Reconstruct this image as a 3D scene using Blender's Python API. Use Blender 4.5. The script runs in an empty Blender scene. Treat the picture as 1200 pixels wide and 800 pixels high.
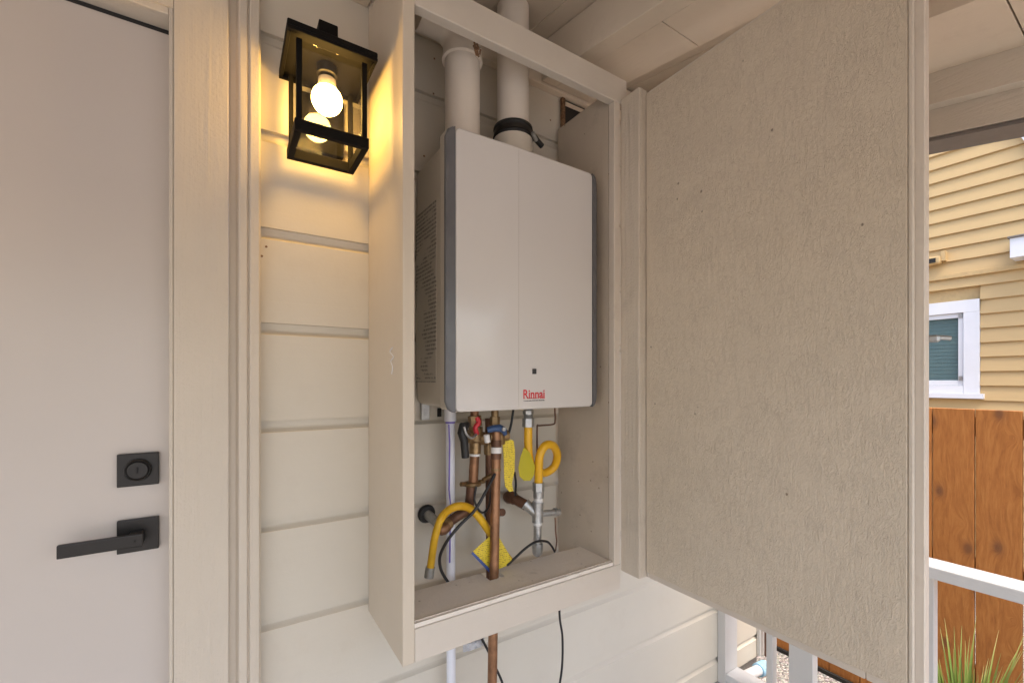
import bpy, bmesh, math, random
from mathutils import Vector, Matrix
random.seed(7)
S = bpy.context.scene
COL = S.collection
R = math.radians

# ------------------------------------------------------------ camera / world / sun
H = 1.37                                   # eye height above the porch floor
F = 515.0; CX = 600.0; CY = 446.0          # photograph calibration (1200 x 800)
CA, SA = .8409, .5413
cam = bpy.data.cameras.new("camera"); co = bpy.data.objects.new("camera", cam); COL.objects.link(co)
co.location = (0, 0, H); co.rotation_euler = (R(90), 0, -math.atan2(SA, CA))
cam.sensor_width = 36; cam.lens = 36*F/1200; cam.shift_y = 46/1200; cam.clip_start = .02; cam.clip_end = 500
S.camera = co

SUN_EL, SUN_AZ = 65, 190                    # azimuth measured clockwise from +Y
w = bpy.data.worlds.new("World"); S.world = w; w.use_nodes = True
nt = w.node_tree; bg = nt.nodes['Background']
sky = nt.nodes.new('ShaderNodeTexSky'); sky.sky_type = 'NISHITA'; sky.sun_disc = False
sky.sun_elevation = R(SUN_EL); sky.sun_rotation = R(SUN_AZ); sky.dust_density = 4; sky.air_density = 1.0; sky.ozone_density = 0.3
nt.links.new(sky.outputs[0], bg.inputs[0]); bg.inputs[1].default_value = .15
sl = bpy.data.lights.new("sun", 'SUN'); sl.energy = .9; sl.angle = R(35); sl.color = (1, .92, .80)
so = bpy.data.objects.new("sun", sl); COL.objects.link(so)
sd = Vector((math.sin(R(SUN_AZ))*math.cos(R(SUN_EL)), math.cos(R(SUN_AZ))*math.cos(R(SUN_EL)), math.sin(R(SUN_EL))))
so.rotation_euler = sd.to_track_quat('Z', 'Y').to_euler()
S.view_settings.view_transform = 'Standard'; S.view_settings.look = 'None'
S.cycles.caustics_reflective = False; S.cycles.caustics_refractive = False
S.view_settings.exposure = 1.8; S.view_settings.gamma = 1
BULB = 28.0

# ------------------------------------------------------------ helpers
def at(px, py, Y):
    """real point at depth Y (metres in front of the wall normal) seen at a photo pixel"""
    u = (px-CX)/F; v = (CY-py)/F; z = Y/(CA-SA*u)
    return Vector((z*(SA+CA*u), Y, H+v*z))
def atX(px, py, X):
    u = (px-CX)/F; v = (CY-py)/F; z = X/(SA+CA*u)
    return Vector((X, z*(CA-SA*u), H+v*z))

WP = {}
def tag(o, label=None, cat=None, group=None, kind=None):
    if label: o['label'] = label
    if cat: o['category'] = cat
    if group: o['group'] = group
    if kind: o['kind'] = kind
    return o
def empty(name, loc, label=None, cat=None, group=None, kind=None, parent=None):
    o = bpy.data.objects.new(name, None); COL.objects.link(o); o.empty_display_size = .1
    WP[o] = Vector(loc)
    if parent: o.parent = parent; o.location = Vector(loc)-WP[parent]
    else: o.location = loc
    return tag(o, label, cat, group, kind)
def obj(name, bm, mat, parent=None, smooth=None, label=None, kind=None):
    """links bm (world coordinates) as one mesh object with its origin at its base"""
    bmesh.ops.recalc_face_normals(bm, faces=bm.faces)
    vs = [v.co for v in bm.verts]
    mn = Vector([min(c[i] for c in vs) for i in range(3)]); mx = Vector([max(c[i] for c in vs) for i in range(3)])
    org = Vector(((mn.x+mx.x)/2, (mn.y+mx.y)/2, mn.z))
    bmesh.ops.translate(bm, verts=bm.verts, vec=-org)
    me = bpy.data.meshes.new(name); bm.to_mesh(me); bm.free()
    for m in (mat if isinstance(mat, (list, tuple)) else [mat]): me.materials.append(m)
    o = bpy.data.objects.new(name, me); COL.objects.link(o); WP[o] = org
    if parent: o.parent = parent; o.location = org-WP[parent]
    else: o.location = org
    if smooth is not None:
        me.polygons.foreach_set('use_smooth', [True]*len(me.polygons))
        me.set_sharp_from_angle(angle=R(smooth))
    if label: o['label'] = label
    if kind: o['kind'] = kind
    return o
def clone(src, name, loc, parent, rot=None, scale=None):
    o = src.copy(); o.name = name; COL.objects.link(o); o.parent = parent
    WP[o] = Vector(loc); o.location = Vector(loc)-(WP[parent] if parent else Vector())
    if rot: o.rotation_euler = rot
    if scale: o.scale = scale
    return o
def box(bm, a, b, bev=.0015, seg=1):
    x0, y0, z0 = [min(a[i], b[i]) for i in range(3)]; x1, y1, z1 = [max(a[i], b[i]) for i in range(3)]
    t = bmesh.new()
    bmesh.ops.create_cube(t, size=1)
    for v in t.verts: v.co = Vector((x0+(v.co.x+.5)*(x1-x0), y0+(v.co.y+.5)*(y1-y0), z0+(v.co.z+.5)*(z1-z0)))
    bev = min(bev, .3*min(x1-x0, y1-y0, z1-z0))
    if bev > 0: bmesh.ops.bevel(t, geom=t.edges[:], offset=bev, segments=seg, affect='EDGES', profile=.6)
    merge(bm, t); return bm
def merge(bm, t, mat=None):
    m = {}
    for v in t.verts: m[v] = bm.verts.new(v.co)
    for f in t.faces:
        try: nf = bm.faces.new([m[v] for v in f.verts]); nf.material_index = f.material_index if mat is None else mat
        except ValueError: pass
    t.free()
def mkbox(name, a, b, mat, parent=None, bev=.0015, seg=1, label=None):
    bm = bmesh.new(); box(bm, a, b, bev, seg); return obj(name, bm, mat, parent, label=label)
def prism(bm, pts, axis, lo, hi, cuts=None):
    """extrude the closed 2-D outline pts along axis (0,1,2); pts are the other two coords in order"""
    levels = cuts or [lo, hi]
    rows = []
    for L in levels:
        row = []
        for p in pts:
            c = [p[0], p[1]]; c.insert(axis, L); row.append(bm.verts.new(c))
        rows.append(row)
    n = len(pts)
    for r0, r1 in zip(rows, rows[1:]):
        for i in range(n): bm.faces.new((r0[i], r0[(i+1) % n], r1[(i+1) % n], r1[i]))
    bm.faces.new(rows[0]); bm.faces.new(rows[-1][::-1])
    return bm
def smooth_path(pts, n=8):
    pts = [Vector(p) for p in pts]
    if len(pts) < 3: return pts
    P = [2*pts[0]-pts[1]]+pts+[2*pts[-1]-pts[-2]]
    out = []
    for i in range(1, len(P)-2):
        for k in range(n):
            t = k/n; a, b, c, d = P[i-1:i+3]
            out.append(.5*((2*b)+(c-a)*t+(2*a-5*b+4*c-d)*t*t+(-a+3*b-3*c+d)*t**3))
    out.append(pts[-1]); return out
def tube(bm, pts, r, seg=12, caps=True, rfun=None):
    pts = [Vector(p) for p in pts]; N = len(pts); rows = []
    d = (pts[1]-pts[0]).normalized(); up = Vector((0, 0, 1)) if abs(d.z) < .9 else Vector((1, 0, 0))
    nrm = d.cross(up).normalized()
    for i, p in enumerate(pts):
        d = (pts[min(i+1, N-1)]-pts[max(i-1, 0)]).normalized()
        nrm = (nrm-d*nrm.dot(d)).normalized(); bn = d.cross(nrm)
        rr = rfun(i, N) if rfun else (r[i] if isinstance(r, (list, tuple)) else r)
        rows.append([bm.verts.new(p+rr*(math.cos(2*math.pi*k/seg)*nrm+math.sin(2*math.pi*k/seg)*bn)) for k in range(seg)])
    for a, b in zip(rows, rows[1:]):
        for k in range(seg): bm.faces.new((a[k], a[(k+1) % seg], b[(k+1) % seg], b[k]))
    if caps: bm.faces.new(rows[0][::-1]); bm.faces.new(rows[-1])
    return bm
def mktube(name, pts, r, mat, parent=None, seg=14, label=None, sm=50, rfun=None, caps=True):
    bm = bmesh.new(); tube(bm, pts, r, seg, caps, rfun); return obj(name, bm, mat, parent, sm, label)
def lathe(bm, prof, org, axis=Vector((0, 0, 1)), seg=24):
    """prof: (radius, distance along axis)"""
    axis = Vector(axis).normalized(); org = Vector(org)
    a = axis.orthogonal().normalized(); b = axis.cross(a); rows = []
    for r, h in prof:
        if r < 1e-6: rows.append([bm.verts.new(org+axis*h)])
        else: rows.append([bm.verts.new(org+axis*h+r*(math.cos(2*math.pi*k/seg)*a+math.sin(2*math.pi*k/seg)*b)) for k in range(seg)])
    for p, q in zip(rows, rows[1:]):
        if len(p) == 1 and len(q) == 1: continue
        for k in range(seg):
            k2 = (k+1) % seg
            if len(p) == 1: bm.faces.new((p[0], q[k2], q[k]))
            elif len(q) == 1: bm.faces.new((p[k], p[k2], q[0]))
            else: bm.faces.new((p[k], p[k2], q[k2], q[k]))
    for rw, fl in ((rows[0], True), (rows[-1], False)):
        if len(rw) > 1: bm.faces.new(rw[::-1] if fl else rw)
    return bm
def mklathe(name, prof, org, axis, mat, parent=None, seg=24, sm=35, label=None):
    bm = bmesh.new(); lathe(bm, prof, org, axis, seg); return obj(name, bm, mat, parent, sm, label)

# ------------------------------------------------------------ materials
def nodes(name):
    m = bpy.data.materials.new(name); m.use_nodes = True
    return m, m.node_tree, m.node_tree.nodes['Principled BSDF']
def coords(t, sc=(1, 1, 1), space='pos'):
    if space == 'pos': g = t.nodes.new('ShaderNodeNewGeometry'); out = g.outputs['Position']
    else: g = t.nodes.new('ShaderNodeTexCoord'); out = g.outputs['Object']
    mp = t.nodes.new('ShaderNodeMapping'); mp.inputs['Scale'].default_value = sc
    t.links.new(out, mp.inputs[0]); return mp.outputs[0]
def noise(t, vec, scale, detail=4, rough=.55, dist=0):
    n = t.nodes.new('ShaderNodeTexNoise'); n.inputs['Scale'].default_value = scale
    n.inputs['Detail'].default_value = detail; n.inputs['Roughness'].default_value = rough
    n.inputs['Distortion'].default_value = dist; t.links.new(vec, n.inputs['Vector']); return n.outputs[0]
def ramp(t, fac, stops):
    r = t.nodes.new('ShaderNodeValToRGB'); e = r.color_ramp.elements
    while len(e) < len(stops): e.new(.5)
    for q, (p, c) in zip(e, stops):
        q.position = p; q.color = c if len(c) == 4 else (*c, 1)
    t.links.new(fac, r.inputs[0]); return r.outputs[0]
def mixc(t, fac, a, b, mode='MIX'):
    m = t.nodes.new('ShaderNodeMix'); m.data_type = 'RGBA'; m.blend_type = mode
    for s, v in ((m.inputs[0], fac), (m.inputs[6], a), (m.inputs[7], b)):
        if isinstance(v, bpy.types.NodeSocket): t.links.new(v, s)
        else: s.default_value = v if not isinstance(v, tuple) or len(v) == 4 else (*v, 1)
    return m.outputs[2]
def math_(t, op, a, b=0.0):
    m = t.nodes.new('ShaderNodeMath'); m.operation = op
    for s, v in ((m.inputs[0], a), (m.inputs[1], b)):
        if isinstance(v, bpy.types.NodeSocket): t.links.new(v, s)
        else: s.default_value = v
    return m.outputs[0]
def bump(t, b, h, dist=.002, strength=1.0):
    n = t.nodes.new('ShaderNodeBump'); n.inputs['Distance'].default_value = dist; n.inputs['Strength'].default_value = strength
    t.links.new(h, n.inputs['Height']); t.links.new(n.outputs[0], b.inputs['Normal'])
def paint(name, c, rough=.5, grain=2, gscale=1.0, dist=.0012, var=.06, dirt=0.0, dirtc=(.25, .17, .1), spots=0.0):
    """painted timber; grain = axis the wood grain runs along"""
    m, t, b = nodes(name)
    sc = [60*gscale]*3; sc[grain] = 2.2*gscale
    g = noise(t, coords(t, tuple(sc)), 1.0, 5, .6, .6)
    big = noise(t, coords(t), 2.3, 4, .6)
    c0 = tuple(x*(1-var) for x in c); c1 = tuple(min(1, x*(1+var)) for x in c)
    colr = ramp(t, big, [(.3, c0), (.7, c1)])
    if dirt > 0:
        d = noise(t, coords(t), 9, 8, .7)
        colr = mixc(t, ramp(t, d, [(.56, (0, 0, 0)), (.74, (dirt,)*3)]), colr, dirtc)
    if spots > 0:
        v = t.nodes.new('ShaderNodeTexVoronoi'); v.inputs['Scale'].default_value = 26
        t.links.new(coords(t), v.inputs['Vector'])
        colr = mixc(t, ramp(t, v.outputs['Distance'], [(0.0, (spots,)*3), (.06, (spots,)*3), (.085, (0, 0, 0))]), colr, (.12, .07, .04))
    t.links.new(colr, b.inputs['Base Color'])
    b.inputs['Roughness'].default_value = rough
    f = noise(t, coords(t), 160, 3, .5)
    h = math_(t, 'ADD', math_(t, 'MULTIPLY', g, .8), math_(t, 'MULTIPLY', f, .35))
    bump(t, b, h, dist)
    return m
def plain(name, c, rough=.5, metal=0.0, var=.08, nscale=30, dist=.0004, spec=None):
    m, t, b = nodes(name)
    n = noise(t, coords(t), nscale, 5, .6)
    t.links.new(ramp(t, n, [(.3, tuple(x*(1-var) for x in c)), (.7, tuple(min(1, x*(1+var)) for x in c))]), b.inputs['Base Color'])
    b.inputs['Roughness'].default_value = rough; b.inputs['Metallic'].default_value = metal
    if spec is not None: b.inputs['Specular IOR Level'].default_value = spec
    if dist: bump(t, b, n, dist)
    return m
W = (.70, .655, .60)
M = {}
M['siding'] = paint('siding_paint', (0.625, 0.572, 0.48), .55, grain=0, gscale=.8, dist=.0005, var=.03, dirt=.12, dirtc=(.42, .33, .25), spots=.0)
M['trim'] = paint('trim_paint', (0.6, 0.525, 0.43), .5, grain=2, gscale=.8, dist=.0032, var=.035)
M['cab'] = paint('cabinet_paint', (0.585, 0.505, 0.4), .5, grain=2, dist=.0006, var=.04, dirt=.12, dirtc=(.4, .3, .2))
M['cab_h'] = paint('cabinet_rail_paint', (0.6, 0.535, 0.455), .5, grain=0, dist=.0006, var=.04, dirt=.12, dirtc=(.4, .3, .2))
M['edge'] = paint('frame_edge_paint', (0.62, 0.54, 0.45), .5, grain=2, dist=.0015, var=.05, dirt=.2)
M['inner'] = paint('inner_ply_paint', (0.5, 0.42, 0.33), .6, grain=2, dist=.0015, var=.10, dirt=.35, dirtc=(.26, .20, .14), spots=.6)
M['rough'] = paint('rough_sawn_paint', (0.59, 0.51, 0.41), .65, grain=2, gscale=1.8, dist=.005, var=.08, dirt=.3, dirtc=(.3, .24, .18))
M['ceil'] = paint('ceiling_paint', (0.65, 0.555, 0.44), .6, grain=1, dist=.001, var=.05, dirt=.2, dirtc=(.4, .3, .22))
M['ceil_d'] = paint('deck_paint', (0.58, 0.49, 0.385), .6, grain=1, dist=.002, var=.08, dirt=.2)
M['beam'] = paint('beam_paint', (0.57, 0.5, 0.41), .6, grain=1, gscale=1.2, dist=.003, var=.06, dirt=.3, dirtc=(.35, .27, .2))
M['grey_edge'] = plain('grey_flashing', (.16, .14, .125), .6)
M['sill'] = paint('dirty_sill', (0.76, 0.69, 0.605), .75, grain=0, dist=.002, var=.08, dirt=.5, dirtc=(.27, .22, .17), spots=.4)
M['doorpaint'] = paint('door_paint', (0.565, 0.505, 0.455), .32, grain=2, gscale=.4, dist=.0002, var=.02)
M['white_out'] = plain('white_outdoor_paint', (0.72, 0.72, 0.73), .5, var=.03, nscale=8)
M['rail'] = paint('railing_paint', (0.66, 0.66, 0.65), .5, grain=1, dist=.0015, var=.04, dirt=.1, dirtc=(.5, .45, .4))
M['post'] = paint('post_paint', (0.62, 0.6, 0.57), .5, grain=2, dist=.001, var=.04)
M['black'] = plain('black_metal', (.018, .015, .013), .38, .3, dist=.0002)
M['bronze'] = plain('dark_bronze', (0.006, 0.005, 0.004), .7, 0.0, spec=.12)
M['pvc'] = plain('white_pvc', (0.72, 0.645, 0.56), .35, var=.03, nscale=6, dist=0)
M['pvc_s'] = plain('white_supply_pipe', (.72, .72, .76), .35, var=.04, nscale=9, dist=0)
M['purple'] = plain('purple_primer', (.20, .15, .50), .4)
M['rubber'] = plain('black_rubber', (.012, .012, .012), .5)
M['heater'] = plain('heater_enamel', (0.62, 0.585, 0.55), .13, var=.012, nscale=3, dist=0)
M['hbody'] = plain('heater_side_enamel', (0.62, 0.56, 0.47), .4, var=.04, nscale=5, dist=0)
M['hgrey'] = plain('heater_grey_trim', (.115, .115, .12), .28, var=.12, nscale=18, dist=0)
M['red'] = plain('red_print', (.60, .02, .03), .4, dist=0)
M['print'] = plain('black_print', (.03, .03, .03), .5, dist=0)
M['copper'] = plain('aged_copper', (0.29, 0.15, 0.08), .45, .7, var=.35, nscale=28)
M['copper_d'] = plain('dark_copper', (.15, .075, .045), .5, .6, var=.35, nscale=30)
M['brass'] = plain('aged_brass', (.30, .20, .10), .42, .8, var=.3, nscale=60)
M['steel'] = plain('galvanised_steel', (.42, .42, .41), .38, .75, var=.2, nscale=80)
M['tape'] = plain('white_tape', (.75, .73, .70), .6)
M['foil'] = plain('foil_tape', (.62, .64, .68), .3, .6, var=.3, nscale=60, dist=.004)
M['gas'] = plain('yellow_gas_coating', (.80, .43, .015), .35, var=.06, dist=0)
M['hose'] = plain('yellow_hose', (.72, .42, .02), .4, var=.12, dist=0)
M['vred'] = plain('red_handle', (.55, .03, .04), .4, dist=0)
M['vblue'] = plain('blue_handle', (.03, .07, .17), .4, dist=0)
M['cable'] = plain('black_cable', (.012, .012, .013), .45, dist=0)
M['concrete'] = plain('porch_concrete', (.36, .35, .33), .85, var=.25, nscale=220, dist=.002)
M['brown'] = plain('bare_weathered_wood', (.20, .11, .055), .8, var=.5, nscale=120, dist=.006)
M['dark'] = plain('dark_void', (.02, .018, .016), .9)
M['lightblue'] = plain('pale_blue_plastic', (.35, .62, .85), .4, dist=0)
M['ytrim'] = plain('yellow_trim_paint', (0.53, 0.365, 0.165), .6)
def m_tag():
    m, t, b = nodes('yellow_tag')
    v = t.nodes.new('ShaderNodeTexWave'); v.inputs['Scale'].default_value = 60; v.bands_direction = 'Z'; v.inputs['Distortion'].default_value = 3
    t.links.new(coords(t), v.inputs['Vector'])
    n = noise(t, coords(t), 260, 3, .6)
    f = math_(t, 'MULTIPLY', ramp(t, v.outputs[0], [(.55, (0, 0, 0)), (.7, (1, 1, 1))]), ramp(t, n, [(.48, (0, 0, 0)), (.56, (1, 1, 1))]))
    t.links.new(mixc(t, f, (.78, .60, .05), (.35, .22, .03)), b.inputs['Base Color']); b.inputs['Roughness'].default_value = .4
    return m
M['tag'] = m_tag()
M['tagblue'] = plain('blue_tag_back', (.06, .10, .30), .4, dist=0)
def m_olive():
    m, t, b = nodes('translucent_olive_tag'); b.inputs['Base Color'].default_value = (.58, .50, .03, 1)
    b.inputs['Roughness'].default_value = .35; b.inputs['Alpha'].default_value = .85; return m
M['olive'] = m_olive()
def m_glass():
    m = bpy.data.materials.new('thin_lantern_glass'); m.use_nodes = True; t = m.node_tree; t.nodes.clear()
    o = t.nodes.new('ShaderNodeOutputMaterial'); tr = t.nodes.new('ShaderNodeBsdfTransparent'); tr.inputs[0].default_value = (.93, .93, .92, 1)
    gl = t.nodes.new('ShaderNodeBsdfGlossy'); gl.inputs['Roughness'].default_value = .01
    g = t.nodes.new('ShaderNodeNewGeometry'); dp = t.nodes.new('ShaderNodeVectorMath'); dp.operation = 'DOT_PRODUCT'
    t.links.new(g.outputs['Incoming'], dp.inputs[0]); t.links.new(g.outputs['Normal'], dp.inputs[1])
    c = math_(t, 'ABSOLUTE', dp.outputs['Value']); f = math_(t, 'ADD', math_(t, 'MULTIPLY', math_(t, 'POWER', math_(t, 'SUBTRACT', 1.0, c), 5.0), .9), .045)
    mx = t.nodes.new('ShaderNodeMixShader')
    t.links.new(f, mx.inputs[0]); t.links.new(tr.outputs[0], mx.inputs[1]); t.links.new(gl.outputs[0], mx.inputs[2]); t.links.new(mx.outputs[0], o.inputs[0])
    return m
M['glass'] = m_glass()
def m_bulb():
    m = bpy.data.materials.new('lit_bulb'); m.use_nodes = True; t = m.node_tree; t.nodes.clear()
    o = t.nodes.new('ShaderNodeOutputMaterial'); e = t.nodes.new('ShaderNodeEmission'); e.inputs[0].default_value = (1, .58, .14, 1); e.inputs[1].default_value = BULB
    t.links.new(e.outputs[0], o.inputs[0]); return m
M['bulb'] = m_bulb()
def m_osb():
    m, t, b = nodes('painted_strand_board')
    P = coords(t, (1, 1, .55)); hs = []
    warp = noise(t, coords(t), 9, 2, .5)
    for sc, ang, amp in ((60, .9, .8), (78, -.8, .8), (95, .15, .9), (44, -.35, .6)):
        mp = t.nodes.new('ShaderNodeMapping'); mp.inputs['Rotation'].default_value = (ang, 0, 0); mp.inputs['Scale'].default_value = (1, 1, .36)
        g = t.nodes.new('ShaderNodeNewGeometry'); t.links.new(g.outputs['Position'], mp.inputs[0])
        v = noise(t, mp.outputs[0], sc, 3, .6, 1.6)
        patch = ramp(t, noise(t, coords(t), 11+sc*.1, 2, .5), [(.40, (.35,)*3), (.60, (1, 1, 1))])
        hs.append(math_(t, 'MULTIPLY', math_(t, 'MULTIPLY', ramp(t, v, [(.44, (0, 0, 0)), (.5, (1, 1, 1)), (.56, (.3,)*3)]), amp), patch))
    fine = noise(t, P, 240, 3, .6, .8)
    h = math_(t, 'ADD', math_(t, 'ADD', hs[0], hs[1]), math_(t, 'ADD', hs[2], math_(t, 'MULTIPLY', fine, 1.5)))
    h = math_(t, 'ADD', h, math_(t, 'MULTIPLY', hs[3], 1.3))
    h = math_(t, 'ADD', h, math_(t, 'MULTIPLY', noise(t, coords(t, (1, 90, 6)), 1.0, 3, .6, .3), 1.6))
    vo = t.nodes.new('ShaderNodeTexVoronoi'); vo.inputs['Scale'].default_value = 24; t.links.new(coords(t, (1, 1, .8)), vo.inputs['Vector'])
    pit = ramp(t, math_(t, 'ADD', vo.outputs['Distance'], math_(t, 'MULTIPLY', noise(t, coords(t), 90, 3, .6), .06)), [(0, (1, 1, 1)), (.07, (1, 1, 1)), (.10, (0, 0, 0))])
    mask = ramp(t, noise(t, coords(t), 4.5, 2, .5), [(.5, (0, 0, 0)), (.58, (1, 1, 1))])
    pitm = math_(t, 'MULTIPLY', pit, mask)
    c = ramp(t, noise(t, coords(t), 1.8, 5, .6), [(.3, (.60, .505, .385)), (.7, (.63, .535, .415))])
    c = mixc(t, math_(t, 'MULTIPLY', ramp(t, fine, [(.3, (1, 1, 1)), (.45, (0, 0, 0))]), .12), c, (.36, .3, .24))
    c = mixc(t, math_(t, 'MULTIPLY', pitm, .75), c, (.13, .09, .06))
    t.links.new(c, b.inputs['Base Color']); b.inputs['Roughness'].default_value = .5
    bump(t, b, math_(t, 'SUBTRACT', h, math_(t, 'MULTIPLY', pitm, 2.0)), .00085, .75)
    return m
M['osb'] = m_osb()
def m_label():
    m, t, b = nodes('rating_label_print')
    n = noise(t, coords(t, (1, 260, 110)), 1.0, 3, .7)
    blocks = noise(t, coords(t, (1, 9, 14)), 1.0, 2, .5)
    v = t.nodes.new('ShaderNodeTexWave'); v.bands_direction = 'Z'; v.inputs['Scale'].default_value = 30; v.inputs['Distortion'].default_value = .6; t.links.new(coords(t), v.inputs['Vector'])
    f = math_(t, 'MULTIPLY', ramp(t, v.outputs[0], [(.35, (0, 0, 0)), (.55, (1, 1, 1))]), ramp(t, n, [(.40, (0, 0, 0)), (.50, (1, 1, 1))]))
    f = math_(t, 'MULTIPLY', f, ramp(t, blocks, [(.42, (0, 0, 0)), (.46, (.95,)*3)]))
    t.links.new(mixc(t, f, (.54, .49, .415), (.20, .185, .16)), b.inputs['Base Color']); b.inputs['Roughness'].default_value = .45
    return m
M['label'] = m_label()
def m_fence():
    m, t, b = nodes('cedar_fence')
    oi = t.nodes.new('ShaderNodeObjectInfo')
    tc = t.nodes.new('ShaderNodeTexCoord'); mp = t.nodes.new('ShaderNodeMapping'); mp.inputs['Scale'].default_value = (1, 1, .12)
    add = t.nodes.new('ShaderNodeVectorMath'); add.operation = 'ADD'
    cx = t.nodes.new('ShaderNodeCombineXYZ'); t.links.new(math_(t, 'MULTIPLY', oi.outputs['Random'], 40), cx.inputs[0]); t.links.new(math_(t, 'MULTIPLY', oi.outputs['Random'], 23), cx.inputs[1]); t.links.new(math_(t, 'MULTIPLY', oi.outputs['Random'], 17), cx.inputs[2])
    t.links.new(tc.outputs['Object'], add.inputs[0]); t.links.new(cx.outputs[0], add.inputs[1]); t.links.new(add.outputs[0], mp.inputs[0])
    vk = t.nodes.new('ShaderNodeTexVoronoi'); vk.voronoi_dimensions = '2D'; vk.inputs['Scale'].default_value = 1
    mk = t.nodes.new('ShaderNodeMapping'); sx_ = t.nodes.new('ShaderNodeSeparateXYZ'); t.links.new(add.outputs[0], sx_.inputs[0]); cy_ = t.nodes.new('ShaderNodeCombineXYZ')
    t.links.new(math_(t, 'MULTIPLY', math_(t, 'ADD', sx_.outputs[1], sx_.outputs[0]), 8.0), cy_.inputs[0]); t.links.new(math_(t, 'MULTIPLY', sx_.outputs[2], 4.5), cy_.inputs[1]); t.links.new(cy_.outputs[0], vk.inputs['Vector'])
    knot = vk.outputs['Distance']
    bend = t.nodes.new('ShaderNodeVectorMath'); bend.operation = 'ADD'
    c2 = t.nodes.new('ShaderNodeCombineXYZ'); e = math_(t, 'DIVIDE', .005, math_(t, 'ADD', knot, .06)); t.links.new(e, c2.inputs[1]); t.links.new(mp.outputs[0], bend.inputs[0]); t.links.new(c2.outputs[0], bend.inputs[1])
    g = noise(t, bend.outputs[0], 90, 5, .7, .3); g2 = noise(t, mp.outputs[0], 9, 3, .5)
    c = ramp(t, g, [(.34, (.29, .10, .017)), (.5, (.39, .145, .028)), (.66, (.46, .19, .045))])
    c = mixc(t, math_(t, 'MULTIPLY', g2, .4), c, (.39, .15, .038))
    kc = ramp(t, knot, [(0, (1, 1, 1)), (.07, (.85, .85, .85)), (.14, (.3, .3, .3)), (.24, (0, 0, 0))])
    sc_ = t.nodes.new('ShaderNodeSeparateColor'); t.links.new(vk.outputs['Color'], sc_.inputs[0])
    keep = ramp(t, sc_.outputs[0], [(.42, (0, 0, 0)), (.44, (1, 1, 1))])
    c = mixc(t, math_(t, 'MULTIPLY', math_(t, 'MULTIPLY', kc, .8), keep), c, (.13, .05, .02))
    tint = t.nodes.new('ShaderNodeHueSaturation'); t.links.new(c, tint.inputs['Color']); t.links.new(math_(t, 'ADD', math_(t, 'MULTIPLY', oi.outputs['Random'], .35), .85), tint.inputs['Value'])
    t.links.new(tint.outputs[0], b.inputs['Base Color']); b.inputs['Roughness'].default_value = .7
    bump(t, b, g, .002); return m
M['fence'] = m_fence()
M['clap'] = paint('yellow_clapboard', (0.53, 0.365, 0.165), .6, grain=1, gscale=.5, dist=.001, var=.03)
def m_winglass():
    m, t, b = nodes('window_glass'); b.inputs['Base Color'].default_value = (.16, .25, .25, 1); b.inputs['Roughness'].default_value = .03
    b.inputs['Alpha'].default_value = .35; return m
M['wglass'] = m_winglass()
M['blind'] = plain('teal_grey_blind', (0.1, 0.18, 0.18), .5, dist=0)
M['blind_d'] = plain('blind_backing', (0.05, 0.09, 0.095), .6, dist=0)
def m_ground():
    m, t, b = nodes('gravel_ground')
    v = t.nodes.new('ShaderNodeTexVoronoi'); v.inputs['Scale'].default_value = 70; t.links.new(coords(t), v.inputs['Vector'])
    c = mixc(t, .55, (.46, .39, .31), v.outputs['Color'], 'OVERLAY')
    hs = t.nodes.new('ShaderNodeHueSaturation'); hs.inputs['Saturation'].default_value = .18; t.links.new(c, hs.inputs['Color'])
    far = noise(t, coords(t), .8, 4, .6); c = mixc(t, math_(t, 'MULTIPLY', far, .4), hs.outputs[0], (.40, .34, .26))
    t.links.new(c, b.inputs['Base Color']); b.inputs['Roughness'].default_value = .9
    bump(t, b, math_(t, 'MULTIPLY', v.outputs['Distance'], -1), .02); return m
M['ground'] = m_ground()
def m_blade():
    m, t, b = nodes('grass_blade')
    oi = t.nodes.new('ShaderNodeObjectInfo'); tc = t.nodes.new('ShaderNodeTexCoord'); sp = t.nodes.new('ShaderNodeSeparateXYZ'); t.links.new(tc.outputs['Object'], sp.inputs[0])
    tip = ramp(t, math_(t, 'MULTIPLY', sp.outputs[2], 1.6), [(.3, (.05, .11, .02)), (.75, (.15, .22, .035)), (1, (.42, .34, .13))])
    c = mixc(t, oi.outputs['Random'], tip, (.14, .22, .04)); c = mixc(t, .6, c, tip)
    t.links.new(c, b.inputs['Base Color']); b.inputs['Roughness'].default_value = .45; return m
M['blade'] = m_blade()

# ------------------------------------------------------------ ground, porch floor, wall
YW = 1.177
bm = bmesh.new()
bmesh.ops.create_grid(bm, x_segments=8, y_segments=8, size=150)
for v in bm.verts: v.co.z = -.23
tag(obj('ground', bm, M['ground']), kind='structure')
o = mkbox('porch_floor', (-3.2, -1.15, -.33), (1.99, YW+.01, 0), M['concrete'], bev=.01); tag(o, kind='structure')

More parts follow.
